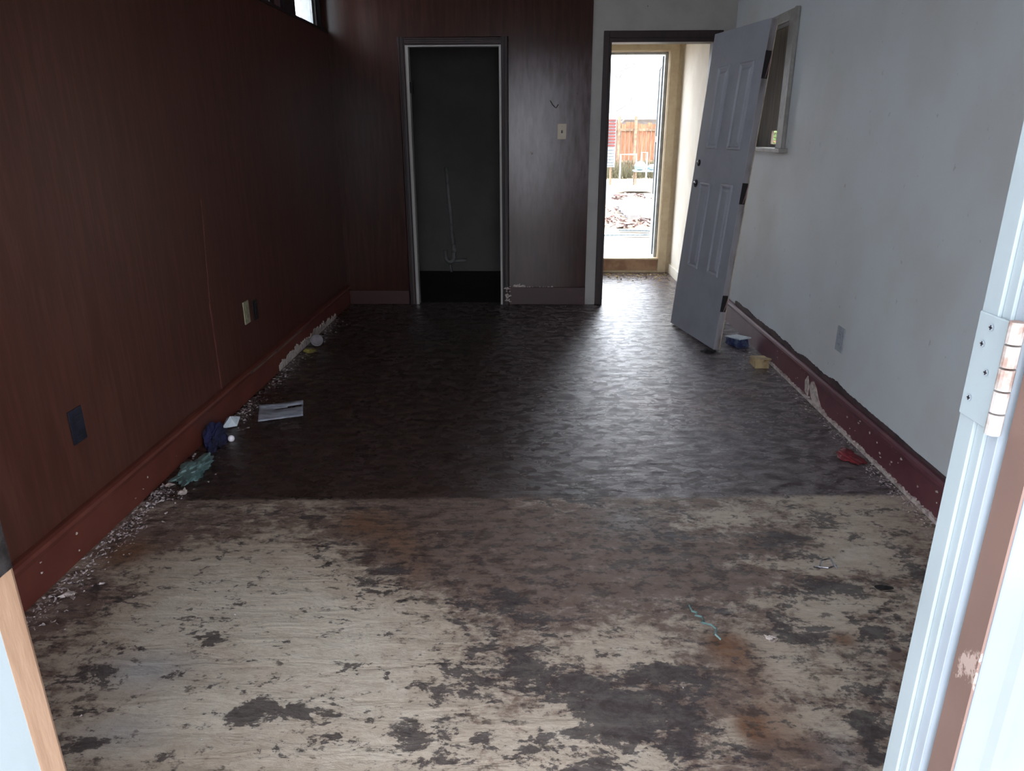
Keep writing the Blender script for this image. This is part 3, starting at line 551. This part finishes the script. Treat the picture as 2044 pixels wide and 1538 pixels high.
# ---------------------------------------------------------------- wall fittings
def plate(name, label, cat, wall, a, z, w, hgt, mat, detail, group=None):
    """wall: 'L','R','B'; a: y (side walls) or x"""
    base = {'L': (XL, a, z), 'R': (XR, a, z), 'B': (a, YB, z)}[wall]
    e = empty(name, base); tag(e, label, cat, group)
    def bx(a0, a1, z0, z1, d0, d1):
        if wall == 'L': return MB().box(XL + d0, XL + d1, a0, a1, z0, z1)
        if wall == 'R': return MB().box(XR - d1, XR - d0, a0, a1, z0, z1)
        return MB().box(a0, a1, YB - d1, YB - d0, z0, z1)
    bx(a - w / 2, a + w / 2, z - hgt / 2, z + hgt / 2, 0, 0.006).build('cover_plate', mat, e, 0.002)
    if detail == 'duplex':
        for s_ in (-1, 1):
            f = bx(a - w * .22, a + w * .22, z + s_ * hgt * .2 - hgt * .11, z + s_ * hgt * .2 + hgt * .11, 0.006, 0.008).build('receptacle', mat, e, 0.001)
            for q in (-1, 1):
                bx(a + q * w * .09 - .001, a + q * w * .09 + .001, z + s_ * hgt * .2 - .004, z + s_ * hgt * .2 + .006, 0.008, 0.0085).build('slot', 'black', f)
    elif detail == 'toggle':
        bx(a - .006, a + .006, z - .012, z + .010, 0.006, 0.007).build('toggle_slot', 'black', e)
        bx(a - .004, a + .003, z - .002, z + .008, 0.007, 0.016).build('toggle', 'dark_plate', e)
        for s_ in (-1, 1): bx(a - .002, a + .002, z + s_ * .040 - .002, z + s_ * .040 + .002, 0.006, 0.007).build('screw', 'metal', e)
    elif detail == 'blank':
        bx(a - w * .25, a + w * .25, z - hgt * .35, z + hgt * .35, 0.006, 0.009).build('insert', mat, e, 0.001)
    return e
plate('light_switch', 'chipped ivory light switch on the dark wall left of the hall doorway', 'light switch', 'B', 0.247, 1.409, 0.072, 0.118, 'plate', 'toggle')
plate('wall_outlet', 'beige outlet cover low on the red left wall', 'outlet', 'L', 3.885, 0.462, 0.075, 0.125, 'beige_plate', 'duplex')
plate('outlet_box', 'black open outlet box just beyond the beige outlet', 'outlet', 'L', 4.015, 0.447, 0.065, 0.115, 'black', 'blank')
plate('wall_outlet', 'dark slate outlet nearest the entry on the left wall', 'outlet', 'L', 2.292, 0.442, 0.076, 0.122, 'dark_plate', 'duplex')
plate('wall_outlet', 'outlet painted over in wall white on the right wall', 'outlet', 'R', 3.535, 0.417, 0.085, 0.125, 'pale_plate', 'duplex')
hk = MB().tube([(0.150, YB - 0.004, 1.640), (0.172, YB - 0.010, 1.605), (0.197, YB - 0.004, 1.585), (0.215, YB - 0.010, 1.612)], 0.0035, 6).build('wire_hook', 'black')
tag(hk, 'small bent black wire hook above the light switch', 'hook')
nl = MB().lathe([(0.003, 0), (0.011, -0.003), (0.010, -0.006), (0.003, -0.008)], (0.005, YB, 1.245), 12, 'y').build('wall_anchor', 'plaster')
tag(nl, 'small white screw anchor in the dark back wall', 'wall anchor')

# ---------------------------------------------------------------- leaning door
A0 = Vector((1.086, 5.463, 0.0)); EX = Vector((0.2027, -0.9792, 0.0)).normalized()
LEAN = Vector((0.0837, 0.0174, 0.9965)); LEAN = (LEAN - EX * LEAN.dot(EX)).normalized(); NN = EX.cross(LEAN).normalized()
if NN.x > 0: NN = -NN     # NN: outward from the visible face
door = empty('loose_door', A0); tag(door, 'white panelled door off its hinges, leaning on the right wall beside the window', 'door')
door.matrix_world = Matrix(((EX[0], -NN[0], LEAN[0], A0[0]), (EX[1], -NN[1], LEAN[1], A0[1]), (EX[2], -NN[2], LEAN[2], A0[2] + 0.012), (0, 0, 0, 1)))
def dpart(m, name, mat, bevel=0.0, parent=None): return m.build(name, mat, parent or door, bevel, world=False)
W_, H_, T_ = 0.760, 2.03, 0.044
dpart(MB().box(0, W_, 0.001, T_, 0, H_), 'slab', 'door_face', 0.002)
dpart(MB().box(W_, W_ + 0.002, 0.004, T_ - 0.003, 0.003, H_ - .003), 'edge_face', 'door_edge')
dpart(MB().box(W_ - 0.001, W_ + 0.004, T_ - 0.004, T_ + 0.001, 0.0, H_), 'edge_lip', 'edge_lip')
for x0, x1, z0, z1 in ((0.155, 0.318, 1.285, 1.812), (0.466, 0.650, 1.285, 1.812), (0.150, 0.313, 0.468, 1.058), (0.476, 0.640, 0.468, 1.070)):
    m = MB(); wd = 0.026
    def ring(lst):
        rs = []
        for ins, d in lst:
            rs.append([m.b.verts.new(p) for p in ((x0 + ins, d, z0 + ins), (x1 - ins, d, z0 + ins), (x1 - ins, d, z1 - ins), (x0 + ins, d, z1 - ins))])
        for a, b in zip(rs, rs[1:]):
            for k in range(4): m.b.faces.new((a[k], a[(k + 1) % 4], b[(k + 1) % 4], b[k]))
        m.b.faces.new(rs[-1])
    ring([(0, 0.001), (0.002, -0.007), (0.009, -0.010), (0.016, -0.006), (0.022, -0.0005), (0.034, -0.0005), (0.050, -0.007)])
    dpart(m, 'raised_panel', 'door_face')
for z, r in ((1.187, 0.022), (1.046, 0.026)):
    p = dpart(MB().lathe([(r, -0.003), (r * 1.02, 0.0008)], (0.071, 0, z), 20, 'y'), 'lock_hole', 'black')
    dpart(MB().lathe([(0.006, -0.018), (r * .55, -0.012), (r * .6, -0.003)], (0.071, 0, z), 16, 'y'), 'lock_cylinder', 'metal')
for z0, z1 in ((1.70, 1.855), (0.96, 1.09), (0.262, 0.372)):
    dpart(MB().box(W_ + 0.0018, W_ + 0.0032, 0.000, T_ - 0.006, z0, z1), 'hinge_recess', 'black')
    dpart(MB().tube([(W_ + 0.004, T_ * .55, z0 + 0.004), (W_ + 0.010, T_ * .75, (z0 + z1) / 2), (W_ + 0.004, T_ * .9, z1 - 0.01)], [.002, .004, .001], 6), 'splinter', 'mauve')

# ---------------------------------------------------------------- litter
def item(o, label, cat, group=None): return tag(o, label, cat, group)
# curved grey plastic strip
st = empty('plastic_strip', (-1.30, 3.52, 0)); item(st, 'curled pearly grey plastic strip on the dark floor near the left wall', 'plastic strip')
m = MB(); NU, NV = 22, 14; g = {}
for i in range(NU + 1):
    for k in range(NV + 1):
        u, v = i / NU, k / NV
        x = (-1.395 - 0.060 * v) * (1 - u) + (-1.175 - 0.052 * v) * u
        y = (3.405 + 0.190 * v) * (1 - u) + (3.455 + 0.185 * v) * u + 0.010 * math.sin(u * 3.1) * (1 - v)
        z = 0.004 + 0.013 * math.sin(math.pi * min(1, v * 1.15)) * (0.75 + 0.25 * u) + 0.014 * u * u + (0.10 * (v - .82) if v > .82 else 0)
        g[i, k] = m.b.verts.new((x, y, z))
for i in range(NU):
    for k in range(NV):
        if 8 <= i < NU - 1 and k in (8, 9, 10, 11)[: 4 if i > 13 else 3]: continue
        m.b.faces.new((g[i, k], g[i + 1, k], g[i + 1, k + 1], g[i, k + 1]))
o = m.build('curled_sheet', 'strip_grey', st, smooth=True); mo = o.modifiers.new('s', 'SOLIDIFY'); mo.thickness = 0.003

def crumple(name, mat, c, size, label, cat, seed, amp=0.55, freq=3.0, rot=0):
    m = MB().blob((0, 0, 0), size, amp, freq, 4, seed)
    for v in m.b.verts: v.co.z = max(v.co.z, -size[2] * 0.6)
    for v in m.b.verts:
        v.co.z += size[2] * 0.6
    o = m.build(name, mat, smooth=False); o.location = c; o.rotation_euler.z = rot; return item(o, label, cat)
crumple('crumpled_cloth', 'navy', (-1.493, 3.12, 0.0), (0.036, 0.100, 0.062), 'crumpled navy blue cloth against the left baseboard', 'cloth', 3, 0.7, 3.5, 0.1)
crumple('plastic_bag', 'teal', (-1.474, 2.82, 0.0), (0.058, 0.105, 0.020), 'flattened pale teal plastic bag on the floor by the left baseboard', 'bag', 8, 0.8, 5)
m = MB(); pts = [(-1.535, 3.29), (-1.480, 3.345), (-1.485, 3.41), (-1.54, 3.37)]
vs = [m.b.verts.new((p[0], p[1], z)) for p, z in zip(pts, (0.012, 0.004, 0.03, 0.035))] + [m.b.verts.new((-1.512, 3.35, 0.055))]
for a, b in ((0, 1), (1, 2), (2, 3), (3, 0)): m.b.faces.new((vs[a], vs[b], vs[4]))
o = m.build('paper_scrap', 'paper'); o.modifiers.new('s', 'SOLIDIFY').thickness = 0.002; item(o, 'folded white paper scrap beside the navy cloth', 'paper')
o = MB().blob((0, 0, 0.016), (0.016, 0.016, 0.016), 0.0, 1, 4).build('glint_ball', 'glare', smooth=True); o.location = (-1.435, 3.16, 0)  # bright glint on the floor modelled as a white ball
item(o, 'small white ball standing in for a bright glint in front of the navy cloth', 'ball')
ld = MB().lathe([(0.036, 0), (0.042, 0.004), (0.042, 0.014), (0.036, 0.016), (0.030, 0.013)], (0, 0, 0), 24).build('cup_lid', 'lid', smooth=False)
ld.location = (-1.480, 4.80, 0.043); ld.rotation_euler = (math.radians(62), 0, math.radians(18)); item(ld, 'round grey plastic cup lid propped by the torn baseboard', 'lid')
m = MB().blob((0, 0, 0.012), (0.045, 0.028, 0.012), .5, 3, 3, 4); o = m.build('food_wrapper', 'yellow'); o.location = (-1.49, 4.66, 0); item(o, 'dull yellow crushed wrapper in front of the round lid', 'wrapper')
# right side litter
cb = empty('crushed_carton', (1.44, 4.90, 0)); cb.rotation_euler.z = math.radians(25); item(cb, 'crushed white and blue carton on the floor behind the leaning door', 'carton')
def cpart(m, name, mat): return m.build(name, mat, cb, world=False)
cpart(MB().prism([(-0.085, 0.0), (0.055, 0.0), (0.05, 0.045), (-0.06, 0.062)], 'x', -0.045, 0.045), 'carton_body', 'blue')
cpart(MB().prism([(-0.095, 0.060), (0.06, 0.046), (0.062, 0.052), (-0.09, 0.068)], 'x', -0.05, 0.05), 'carton_top', 'paper')
tb = empty('torn_cardboard', (1.47, 4.40, 0)); item(tb, 'torn tan cardboard piece on the floor below the right baseboard', 'cardboard')
MB().prism([(4.35, 0.0), (4.48, 0.0), (4.465, 0.05), (4.36, 0.06)], 'x', 1.415, 1.50).build('folded_body', 'tan', tb)
MB().prism([(1.40, 4.345), (1.46, 4.33), (1.515, 4.36), (1.49, 4.39)], 'z', 0.052, 0.062).build('flap', 'tan', tb)
crumple('red_wrapper', 'red', (1.455, 3.035, 0.0), (0.045, 0.075, 0.014), 'crushed red wrapper at the foot of the right baseboard', 'wrapper', 5, 0.6, 3.2)
crumple('dirt_clump', 'black', (1.205, 4.70, 0.0), (0.042, 0.03, 0.012), 'small black dirt clump at the near foot of the leaning door', 'dirt clump', 6, 0.8, 5)
rnd = random.Random(19)
KEEP = [(-1.493, 3.12, .07, .17), (-1.474, 2.82, .10, .17), (1.44, 4.90, .10, .14), (1.455, 3.035, .075, .11), (1.455, 4.41, .08, .11), (-1.51, 3.35, .05, .08), (-1.435, 3.16, .03, .03), (-1.49, 4.66, .07, .05), (-1.48, 4.8, .07, .06), (1.205, 4.70, .06, .05)]
def debris(name, n, fn, r0, r1, label, cat, mat='debris'):
    m = MB()
    for _ in range(n):
        x, y = fn(rnd); r = rnd.uniform(r0, r1)
        if any(((x - cx) / a) ** 2 + ((y - cy) / b) ** 2 < 1 for cx, cy, a, b in KEEP): continue
        m.chip((x, y, r * .35), r, rnd)
    return tag(m.build(name, mat), label, cat, kind='stuff')
def lf(r):
    y = r.choice([r.uniform(1.75, 2.9), r.uniform(1.75, 3.2), r.gauss(2.75, .22), r.gauss(3.35, .2), r.uniform(3.3, 5.6)])
    return XL + 0.03 + abs(r.gauss(0, 0.055 if y < 3.0 else 0.05)), y
debris('paint_flakes', 2400, lf, 0.002, 0.010, 'pale plaster and paint flakes strewn along the left baseboard', 'debris')
def rf(r):
    y = r.choice([r.uniform(2.3, 4.4), r.gauss(2.9, .3), r.uniform(4.4, 5.2)])
    return XR - 0.03 - abs(r.gauss(0, 0.035 if y < 4.2 else 0.09)), y
debris('paint_flakes', 1000, rf, 0.002, 0.009, 'pale plaster and paint flakes strewn along the right baseboard', 'debris')
debris('floor_grit', 110, lambda r: (r.uniform(-1.3, 1.45), r.uniform(1.2, 6.0)), 0.002, 0.005, 'scattered white grit across the open floor', 'grit')
debris('dead_leaves', 260, lambda r: (r.uniform(0.66, 1.42), 7.55 - abs(r.gauss(0, .22))), 0.006, 0.022, 'dry leaves and litter below the outside door sill', 'leaves', 'tan')
def lump(name, c, size, label, seed, mat='plaster'):
    m = MB(); r = random.Random(seed)
    for _ in range(7):
        a = r.uniform(0, 6.3); m.chip((r.gauss(0, size * .35), r.gauss(0, size * .3), size * .15), size * r.uniform(.4, .8), r)
    m.blob((0, 0, size * .2), (size * .5, size * .35, size * .22), .5, 3, 2, seed)
    o = m.build(name, mat); o.location = c; return item(o, label, 'plaster lump')
lump('plaster_lump', (0.705, 1.765, 0), 0.022, 'white plaster lump standing on brown floor near the right jamb', 3)
lump('plaster_lump', (-1.43, 2.63, 0), 0.032, 'white plaster lump just in front of the teal bag', 4)
lump('plaster_lump', (-1.52, 2.70, 0), 0.022, 'white plaster lump between teal bag and left baseboard', 5)
lump('plaster_lump', (-1.475, 1.93, 0), 0.035, 'grey plaster lump lowest along the left baseboard', 6)
gl = MB(); gr = random.Random(8)
gl.tube([(0.50 + .006 * k + gr.gauss(0, .008), 1.90 - .013 * k + gr.gauss(0, .006), 0.004 + gr.uniform(0, .008)) for k in range(12)], 0.0035, 5)
item(gl.build('teal_fibre_scrap', 'teal'), 'little teal fibre scrap on the brown stained floor', 'scrap')
hb_ = MB().tube([(0.985, 2.13, .004), (1.0, 2.155, .02), (1.03, 2.16, .024), (1.045, 2.13, .004)], 0.003, 6).tube([(0.97, 2.14, .004), (1.01, 2.12, .012), (1.05, 2.15, .004)], 0.003, 6)
item(hb_.build('twisted_wire', 'metal'), 'short twisted shiny wire on the pale floor patch', 'wire')
item(MB().blob((0, 0, .006), (0.026, .010, .006), .6, 4, 3, 9).build('black_scrap', 'black'), 'small black scrap on the pale floor toward the right wall', 'scrap').location = (1.15, 2.02, 0)

# ---------------------------------------------------------------- outdoors behind the hall
gz = -0.05
gr_ = bpy.data.meshes.new('ground'); nn = 60
gv = [(-12 + 34 * i / nn, 7.8 + 26 * j / nn, gz + 0.03 * mnoise.noise(Vector((i * .4, j * .4, 0)))) for j in range(nn + 1) for i in range(nn + 1)]
gr_.from_pydata(gv, [], [(j * (nn + 1) + i, j * (nn + 1) + i + 1, (j + 1) * (nn + 1) + i + 1, (j + 1) * (nn + 1) + i) for j in range(nn) for i in range(nn)])
gr_.materials.append(M['dirt']); go = bpy.data.objects.new('ground', gr_); COL.objects.link(go); struct(go, 'pale dry dirt of the back yard')
struct(MB().box(-14, 14, -14, 0.49, -0.25, -0.13).build('ground_front', 'concrete'), 'concrete outside the entry')
struct(MB().box(1.76, 14, 0.5, 7.75, -0.3, -0.1).build('ground_side', 'dirt'), 'side yard ground')
struct(MB().box(-14, -1.75, 0.5, 7.75, -0.3, -0.1).build('ground_left', 'dirt'), 'yard on the left side of the house')
st_ = MB().box(0.2, 2.4, 7.80, 10.2, -0.1, 0.02).build('concrete_step', 'concrete', bevel=0.01); struct(st_, 'white concrete landing outside the door')
def slab(name, pts, z1, mat, label, cat, tilt=0):
    o = MB().prism(pts, 'z', gz - 0.02, z1).build(name, mat, bevel=0.01); return tag(o, label, cat)
slab('concrete_slab', [(1.7, 13.0), (2.9, 13.1), (3.1, 15.8), (2.1, 16.6), (1.75, 15.0)], 0.04, 'concrete', 'large pale broken concrete slab in the middle of the yard', 'slab')
slab('concrete_slab', [(2.6, 16.9), (3.8, 17.2), (3.6, 18.1), (2.7, 17.9)], 0.03, 'concrete', 'smaller pale slab beyond the large concrete slab', 'slab')
cs = MB().prism([(2.15, 18.9), (3.2, 19.1), (3.1, 19.6), (2.5, 19.7)], 'z', 0.02, 0.10).build('cardboard_sheet', 'tan'); tag(cs, 'flat tan cardboard sheet lying on the dirt', 'cardboard')
def rub(r):
    y = r.choice([r.uniform(11.7, 12.9), r.uniform(16.9, 18.2), r.uniform(12, 15)])
    x0 = 0.16 * y - .6
    return x0 + r.uniform(-.3, 1.4), y
m = MB(); rr = random.Random(31)
for _ in range(650):
    x, y = rub(rr); r = rr.uniform(.02, .11)
    if y > 13 and 1.75 < x < 3.0 and y < 16.4 and rr.random() < .8: continue
    m.chip((x, y, gz + r * .4), r, rr)
tag(m.build('rubble', 'rubble'), 'pinkish broken rubble scattered over the yard', 'rubble', kind='stuff')
for i, (x, y, w, ang) in enumerate(((1.35, 10.7, .5, .1), (1.7, 11.2, .35, -.2))):
    o = MB().box(-w, w, -.04, .04, gz + .03, gz + .055).build('wood_board', 'alu'); o.location = (x, y, 0); o.rotation_euler.z = ang
    tag(o, ('short' if i else 'long') + ' loose board lying on the ground just past the concrete landing', 'board')
# fence
FY = 28.0
fe = empty('wooden_fence', (3, FY, 0)); tag(fe, 'orange-brown wooden board fence across the back of the yard', 'fence')
m = MB(); x = -4.0; r = random.Random(4)
while x < 12:
    w = r.uniform(.13, .15); m.box(x, x + w, FY + r.uniform(-.01, .01), FY + .03, gz, 1.72 + r.uniform(-.05, .05)); x += w + .012
m.build('fence_boards', 'fence', fe)
for z in (0.35, 1.45): MB().box(-4, 12, FY - .06, FY - .015, z, z + .09).build('rail', 'rail', fe)
for x in (0.2, 2.0, 3.15, 3.75, 4.6, 7.0): MB().box(x, x + .10, FY - .13, FY - .03, gz, 1.95).build('post', 'rail', fe)
# neighbour carport and house
nh = empty('neighbor_house', (3, 34, 0)); tag(nh, 'pale house with a low white metal roof beyond the fence', 'house')
MB().box(-8, 18, 34, 40, gz, 2.0).build('wall', 'house', nh)
MB().prism([(32.6, 2.02), (32.6, 2.22), (38, 4.4), (44, 2.2), (44, 2.02)], 'x', -9, 19).build('roof', 'roof', nh)
MB().box(-9, 19, 32.5, 32.59, 1.92, 2.20).build('fascia', 'white_pipe', nh)
# leafless tree
def tree(name, base, hgt, label, seed):
    e = empty(name, base); tag(e, label, 'tree'); r = random.Random(seed)
    m = MB(); b = Vector(base); top = b + Vector((.2, 0, hgt))
    m.tube([b, b + Vector((.05, 0, hgt * .4)), top], [.16, .12, .03], 8); m.build('trunk', 'bark', e)
    m = MB()
    def br(p, d, l, rad, k):
        q = p + d * l; m.tube([p, (p + q) / 2 + Vector((0, 0, -.03 * l)), q], [rad, rad * .8, rad * .5], 5)
        if k > 0:
            for _ in range(3): br(q, (d + Vector((r.uniform(-.7, .7), r.uniform(-.5, .5), r.uniform(-.1, .6)))).normalized(), l * r.uniform(.55, .8), rad * .55, k - 1)
    for _ in range(9):
        br(b + (top - b) * r.uniform(.35, .95), Vector((r.uniform(-1, 1), r.uniform(-.6, .6), r.uniform(.3, 1))).normalized(), hgt * .16, .05, 2)
    m.build('branches', 'bark', e)
tree('bare_tree', (3.2, 30.5, gz), 4.0, 'pale leafless tree between the fence and the white roof', 2)
# louvred panel at the left of the view
lp = empty('slatted_panel', (2.1, 22, 0)); tag(lp, 'upright panel of red and white slats in front of the fence', 'panel')
MB().box(1.75, 2.44, 22.0, 22.03, 0.45, 1.80).build('backing', 'louvre_back', lp)
m = MB()
for k in range(9): m.box(1.75, 2.42, 21.96, 22.0, 1.02 + k * .085, 1.075 + k * .085)
m.build('red_slats', 'louvre_red', lp)
m = MB()
for k in range(6): m.box(1.75, 2.42, 21.96, 22.0, 0.50 + k * .085, 0.53 + k * .085)
m.build('grey_slats', 'alu', lp)
MB().box(1.8, 1.86, 22.03, 22.1, gz, 1.80).box(2.3, 2.36, 22.03, 22.1, gz, 1.80).build('legs', 'rail', lp)
# white pipe frame with tanks
pf = empty('pipe_frame', (2.9, 22, 0)); tag(pf, 'white pipe frame standing in front of the fence', 'pipe frame')
MB().tube([(2.60, 22, gz), (2.60, 22, .80), (3.06, 22, .80), (3.06, 22, .5)], .025, 8).build('left_loop', 'white_pipe', pf)
MB().tube([(3.22, 22.1, .45), (3.22, 22.1, .85), (3.38, 22.1, .85), (3.38, 22.1, gz)], .025, 8).build('right_loop', 'white_pipe', pf)
tk = MB().lathe([(.02, .38), (.15, .40), (.17, .50), (.12, .60), (.03, .62)], (3.13, 21.7, 0), 16).build('white_tank', 'tank'); tag(tk, 'rounded pale blue tank on the small table, left one', 'tank')
tk = MB().lathe([(.02, .38), (.13, .40), (.14, .46), (.10, .53), (.03, .54)], (3.48, 21.7, 0), 16).build('white_tank', 'tank'); tag(tk, 'smaller pale blue tank on the small table, right one', 'tank')
tb2 = empty('yard_table', (3.3, 21.7, gz)); tag(tb2, 'small pale table holding two tanks in the yard', 'table')
MB().box(2.95, 3.72, 21.45, 21.95, .34, .38).build('table_top', 'tank', tb2)
for x, y in ((3.0, 21.5), (3.67, 21.5), (3.0, 21.9), (3.67, 21.9)): MB().box(x - .02, x + .02, y - .02, y + .02, gz, .34).build('leg', 'rail', tb2)
for i, (x, a) in enumerate(((4.05, .13), (4.25, .2))):
    o = MB().box(-.07, .07, -.02, .02, 0, 1.5).build('leaning_plank', 'alu'); o.location = (x, 23.4 + i * .3, gz); o.rotation_euler.y = -a
    tag(o, 'grey plank standing tilted before the fence, ' + ('left one' if i == 0 else 'right one'), 'plank')
m = MB(); r = random.Random(12)
for _ in range(1600):
    x = r.uniform(1.4, 4.6); y = r.uniform(25.0, 27.7); h_ = r.uniform(.15, .55)
    m.tube([(x, y, gz), (x + r.uniform(-.1, .1), y, gz + h_)], [.012, .004], 3)
tag(m.build('dry_weeds', 'weeds'), 'dry weeds growing along the foot of the fence', 'weeds', kind='stuff')
wp_ = MB().prism([(1.62, gz), (1.86, gz), (1.70, .42)], 'y', 17.0, 17.05).build('white_board_scrap', 'white_pipe'); tag(wp_, 'white triangular scrap board standing left in the yard', 'board')
# bush outside the right window
bs = empty('green_bush', (2.95, 8.9, -0.1)); tag(bs, 'bright green bush seen through the gap of the boarded window', 'bush')
MB().tube([(2.95, 8.9, -.1), (2.95, 8.9, 1.0)], .04, 8).build('stem', 'bark', bs)
m = MB(); r = random.Random(2)
for _ in range(4200):
    d = Vector((r.gauss(0, 1), r.gauss(0, 1), r.gauss(0, 1))).normalized() * r.uniform(.6, 1.0)
    c = Vector((3.0 + d.x * .5, 8.9 + d.y * .8, 1.1 + d.z * .8)); m.chip(c, r.uniform(.03, .07), r)
m.build('foliage', 'bush', bs)
